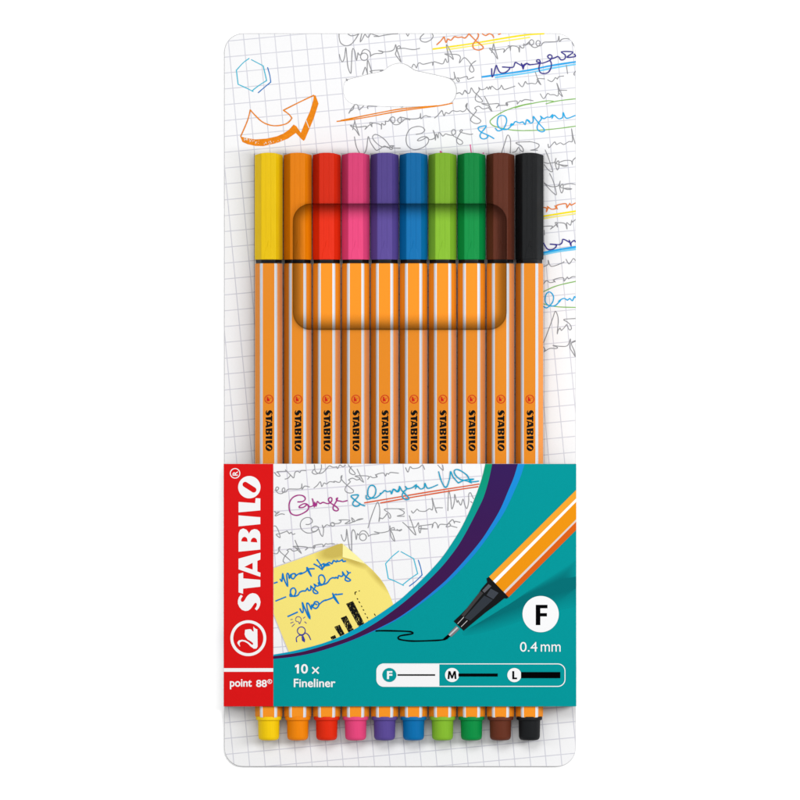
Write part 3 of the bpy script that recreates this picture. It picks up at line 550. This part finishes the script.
def make_pen():
    root = thing('fineliner_pen', 'x', 'pen', (X(PX[0]), 0, AX), 'fineliner pens side by side in the pack')
    # barrel
    b = loft([(HEX, yy(263.6), 0.93), (HEX, yy(263.9), 0.965), (HEX, yy(264.9), 0.985), (HEX, yy(710), 0.985), (HEX, yy(715.2), 0.975), (HEX, yy(716.6), 0.95)], mats=WHITE_SEG)
    o = fixn(b.build('barrel', [barrel_m, stripe_m], root))
    # lettering on the top facet
    zt = A_ * .985 * S + .0012
    q = M()
    for ol, hs in LOGO:
        T = lambda pts: [((266.0 + (260.9 - px) * .306 - PX[0]) * S, -(410.1 + (610.3 - py) * .3037 - Y0) * S) for px, py in pts]
        q.poly(T(ol), zt, [T(h_) for h_ in hs], raw=True)
    q.build('brand_lettering', letter_m, root)
    q = M(); cx, cy = .3 * S, -yy(399.2) * S
    cc = lambda r: [(cx + r * S * math.cos(2 * math.pi * i / 32), cy + r * S * math.sin(2 * math.pi * i / 32)) for i in range(32)]
    q.poly(cc(4.4), zt, [cc(3.6)], raw=True)
    q.poly([(cx - (px - 248.8) * .235 * S, cy + (py - 637.4) * .235 * S) for px, py in swan], zt, raw=True)
    q.build('swan_emblem', emb_m, root)
    # black ring
    rg = circle_sec(12.9)
    fixn(loft([(HEX, yy(257), .80), (HEX, yy(258.6), .93), (HEX, yy(262.9), .93), (HEX, yy(263.8), .90), (HEX, yy(265), .82)]).build('collar_ring', ring_m, root, smooth=True, edge=25))
    # cap with a thin rounded rim, an arched relief and fine lengthwise ridges
    sec = []
    kx = 14.35 / 14.3
    ridge = [(-13.95, .7), (-7.9, A_ - 1.2), (-7.35, A_ - .35), (-6.6, A_ - .05), (-3.0, A_), (-2.6, A_ + .22), (-2.2, A_), (2.2, A_), (2.6, A_ + .22), (3.0, A_), (6.6, A_ - .05), (7.35, A_ - .35), (7.9, A_ - 1.2), (13.95, .7)]
    CS = [(x_ * kx, z_) for x_, z_ in ridge + [(x_, -z_) for x_, z_ in ridge[::-1]]]
    end = lambda d: (lambda x_: yy(153.3 + d) + 1.9 * (x_ / 14.3) ** 2)
    cap = fixn(loft([(CS, end(.0), 0.955), (CS, end(.35), 0.99), (CS, end(1.2), 1.0), (CS, yy(258.6), 1.0), (CS, yy(259.8), 0.985), (CS, yy(259.9), 0.95)]).build('cap', cap_ms[0], root))
    rl = M()
    a0 = [(-5.2, 259.2), (-4.9, 254.5), (-3.6, 249.5), (-1.7, 246.5), (-1.1, 243.0), (0, 240.2), (1.1, 243.0), (1.7, 246.5), (3.6, 249.5), (4.9, 254.5), (5.2, 259.2)]
    n_ = len(a0); zz = A_ * S
    for (x_, y_) in a0: rl.v.append((x_ * S, -yy(y_) * S, zz - .001))
    for (x_, y_) in a0: rl.v.append((x_ * .72 * S, -yy(259.2 - (259.2 - y_) * .9) * S, zz + .003))
    for i in range(n_):
        j = (i + 1) % n_; rl.f.append((i, j, n_ + j, n_ + i)); rl.mi.append(0)
    rl.f.append(tuple(range(n_, 2 * n_))); rl.mi.append(0)
    fixn(rl.build('arched_relief', cap_ms[0], cap))
    # end plug
    c_ = circle_sec(1.0)
    def scl(r): return [(x_ * r, z_ * r) for x_, z_ in c_]
    fixn(loft([(scl(12.5), yy(716.0), 1), (scl(12.9), yy(717.0), 1), (scl(12.7), yy(719.3), 1), (scl(11.0), yy(720.0), 1), (scl(10.8), yy(721), 1), (scl(10.5), yy(736), 1), (scl(10.0), yy(738), 1), (scl(8.8), yy(739.3), 1), (scl(6.5), yy(739.9), 1)]).build('end_plug', cap_ms[0], root, smooth=True, edge=50))
    return root
pen0 = make_pen()
DESC = ['bright yellow cap and plug, outermost, beside the bare squared margin', 'orange cap and plug, its cap crossed by the window edge', 'red cap and plug, between orange and pink ones', 'pink cap and plug', 'violet cap and plug', 'blue cap and plug', 'light green cap and plug', 'dark green cap and plug', 'brown cap and plug', 'black cap and plug, outermost in the row']
for i in range(10):
    if i == 0: r = pen0
    else:
        r = pen0.copy(); C.objects.link(r); r.location.x = X(PX[i])
        for ch in list(pen0.children):
            c = ch.copy(); C.objects.link(c); c.parent = r
            if ch.name.startswith(('cap', 'end_plug')): c.data = ch.data.copy(); c.data.materials[0] = cap_ms[i]
            for sub in ch.children:
                d = sub.copy(); C.objects.link(d); d.parent = c; d.data = sub.data.copy(); d.data.materials[0] = cap_ms[i]
    r['label'] = 'orange striped fineliner pen with ' + DESC[i]

# ================================================================ clear formed cover over caps and barrels, with a cut-out window
def absorbing_mat(name, sigma, gloss, rough, y_split=None):
    m = bpy.data.materials.new(name); m.use_nodes = True; nt = m.node_tree; nt.nodes.clear()
    out = nt.nodes.new('ShaderNodeOutputMaterial'); tr = nt.nodes.new('ShaderNodeBsdfTransparent'); gl = nt.nodes.new('ShaderNodeBsdfGlossy')
    gl.inputs['Roughness'].default_value = rough; mx = nt.nodes.new('ShaderNodeMixShader')
    geo = nt.nodes.new('ShaderNodeNewGeometry'); inv = nt.nodes.new('ShaderNodeMath'); inv.operation = 'MULTIPLY_ADD'
    nt.links.new(geo.outputs['Backfacing'], inv.inputs[0]); inv.inputs[1].default_value = -gloss; inv.inputs[2].default_value = gloss
    fac = inv.outputs[0]
    if y_split is not None:                      # reflection boosted over the barrels only, to pale their right facets
        h = N(nt); x_, y_, _ = position(nt)
        st = h.m('MULTIPLY_ADD', h.m('MULTIPLY', h.m('SUBTRACT', y_split, y_), 40.0, clamp=True), 0.92, 0.08)
        fac = h.m('MULTIPLY', fac, st)
    nt.links.new(fac, mx.inputs[0]); nt.links.new(tr.outputs[0], mx.inputs[1]); nt.links.new(gl.outputs[0], mx.inputs[2]); nt.links.new(mx.outputs[0], out.inputs['Surface'])
    va = nt.nodes.new('ShaderNodeVolumeAbsorption'); va.inputs['Color'].default_value = (0, 0, 0, 1); va.inputs['Density'].default_value = sigma
    nt.links.new(va.outputs[0], out.inputs['Volume'])
    return m
film_m = absorbing_mat('absorbing formed plastic', 13.0, 0.005, 0.15, Y(262)); shade_ring_m = absorbing_mat('absorbing shade ring', 14.0, 0.0, 0.2)
h0 = H + 0.003
top_p, bot_p = [], []
al = math.tan(math.radians(21.5))
def addp(x, zt, zb): top_p.append((x, zt)); bot_p.append((x, zb))
half = 14.465 * S
th0 = 0.0068
for i, px in enumerate(PX):
    cx = X(px)
    d = (half - 7.6 * S) * al
    if i == 0: addp(cx - half, h0 - d + th0, h0 - d)
    else: addp(cx - half + .003, h0 - d + th0, h0 - d - .028)  # absorbing film thickened here so each pen's left facet looks shaded
    if i: addp(cx - 10.8 * S, h0 + th0 - .002, h0 - 3.2 * S * al - .004)
    addp(cx - 7.6 * S, h0 + th0, h0)
    addp(cx + 7.6 * S, h0 + th0, h0)
    addp(cx + 8.6 * S, h0 - .0047 + .003, h0 - .0047)
    addp(cx + half - (.002 if i < 9 else 0), h0 - d + .003, h0 - d)
# side walls down to the card and thin flanges
wl, wr = X(PX[0]) - half, X(PX[9]) + half
top_p = [(wl - .05, ZC + .006), (wl - .004, ZC + .007)] + top_p + [(wr + .004, ZC + .007), (wr + .05, ZC + .006)]
bot_p = [(wl - .05, ZC + .003), (wl, ZC + .003)] + bot_p + [(wr, ZC + .003), (wr + .05, ZC + .003)]
loop = top_p + bot_p[::-1]
# the walls need a hair of thickness where they drop
m = M(); YA, YZ = Y(153.8), Y(492)
nn = len(loop)
for y in (YA, YZ):
    for x_, z_ in loop: m.v.append((x_, y, z_))
for i in range(nn):
    j = (i + 1) % nn; m.f.append((i, j, nn + j, nn + i)); m.mi.append(0)
k = len(top_p)
for i in range(k - 1):
    for o_, fl in ((0, 0), (nn, 1)):
        f = (o_ + i, o_ + i + 1, o_ + nn - 2 - i, o_ + nn - 1 - i); m.f.append(f if fl else f[::-1]); m.mi.append(0)
cover = fixn(m.build('clear_cover', film_m, pack))
# window cut by a boolean, then baked into the mesh
WX0, WY0, WX1, WY1, WR = 293.2, 204.2, 506.4, 330.2, 18.0
cm = M(); rr = rrect(WX0, WY0, WX1, WY1, WR, 12); b0 = len(rr)
for z in (-.2, 1.0):
    for p in rr: cm.v.append((X(p[0]), Y(p[1]), z))
for i in range(b0):
    j = (i + 1) % b0; cm.f.append((i, j, b0 + j, b0 + i)); cm.mi.append(0)
cm.f += [tuple(range(b0)), tuple(range(b0, 2 * b0))[::-1]]; cm.mi += [0, 0]
cut = fixn(cm.build('cutter', film_m))
bo = cover.modifiers.new('window', 'BOOLEAN'); bo.operation = 'DIFFERENCE'; bo.object = cut; bo.solver = 'EXACT'
bpy.context.view_layer.update()
me = bpy.data.meshes.new_from_object(cover.evaluated_get(bpy.context.evaluated_depsgraph_get()))
cover.modifiers.clear(); cover.data = me; bpy.data.objects.remove(cut)
# added absorbing wedge, thinning inwards, darkens the window edge like an inner shadow
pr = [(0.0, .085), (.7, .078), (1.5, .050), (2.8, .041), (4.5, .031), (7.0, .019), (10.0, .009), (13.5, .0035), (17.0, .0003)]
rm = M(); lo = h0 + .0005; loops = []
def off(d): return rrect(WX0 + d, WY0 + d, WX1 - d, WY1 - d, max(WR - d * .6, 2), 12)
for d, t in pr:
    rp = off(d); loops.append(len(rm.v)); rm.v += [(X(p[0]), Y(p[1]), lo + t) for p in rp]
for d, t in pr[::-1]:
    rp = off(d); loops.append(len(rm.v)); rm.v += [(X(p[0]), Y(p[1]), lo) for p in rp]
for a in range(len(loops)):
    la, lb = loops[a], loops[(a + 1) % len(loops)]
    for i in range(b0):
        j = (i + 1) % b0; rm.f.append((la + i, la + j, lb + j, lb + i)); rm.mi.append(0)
rim = fixn(rm.build('window_shade_ring', shade_ring_m, cover))

# ================================================================ light, world, camera
w = bpy.data.worlds.new('World'); sc.world = w; w.use_nodes = True
w.node_tree.nodes['Background'].inputs[0].default_value = (1, 1, 1, 1); w.node_tree.nodes['Background'].inputs[1].default_value = 0.56
def area(name, loc, sx, sy, power, target=(0, 0, 0)):
    l = bpy.data.lights.new(name, 'AREA'); l.shape = 'RECTANGLE'; l.size = sx; l.size_y = sy; l.energy = power
    o = bpy.data.objects.new(name, l); C.objects.link(o); o.location = loc
    o.rotation_euler = (Vector(target) - Vector(loc)).to_track_quat('-Z', 'Y').to_euler(); return o
area('softbox_top', (0.0, 5.5, 16.0), 9, 5, 1270)
area('softbox_right', (11.5, 0.5, 12.5), 4, 12, 2250)
area('softbox_left', (-11.0, 0.5, 13.0), 4, 12, 760)
cam = bpy.data.cameras.new('camera'); co = bpy.data.objects.new('camera', cam); C.objects.link(co)
cam.sensor_width = 36; D_ = 70.0; co.location = (0, 0, D_); cam.lens = 36 * (D_ - .1) / 8.0; cam.clip_end = 500; cam.clip_start = 1
sc.camera = co
sc.view_settings.view_transform = 'Standard'; sc.view_settings.look = 'None'; sc.view_settings.exposure = 0.04; sc.view_settings.gamma = 1
sc.render.engine = 'CYCLES'; sc.cycles.transparent_max_bounces = 24; sc.cycles.max_bounces = 8; sc.cycles.volume_bounces = 0
sc.render.filter_size = 1.3 if hasattr(sc.render, 'filter_size') else None
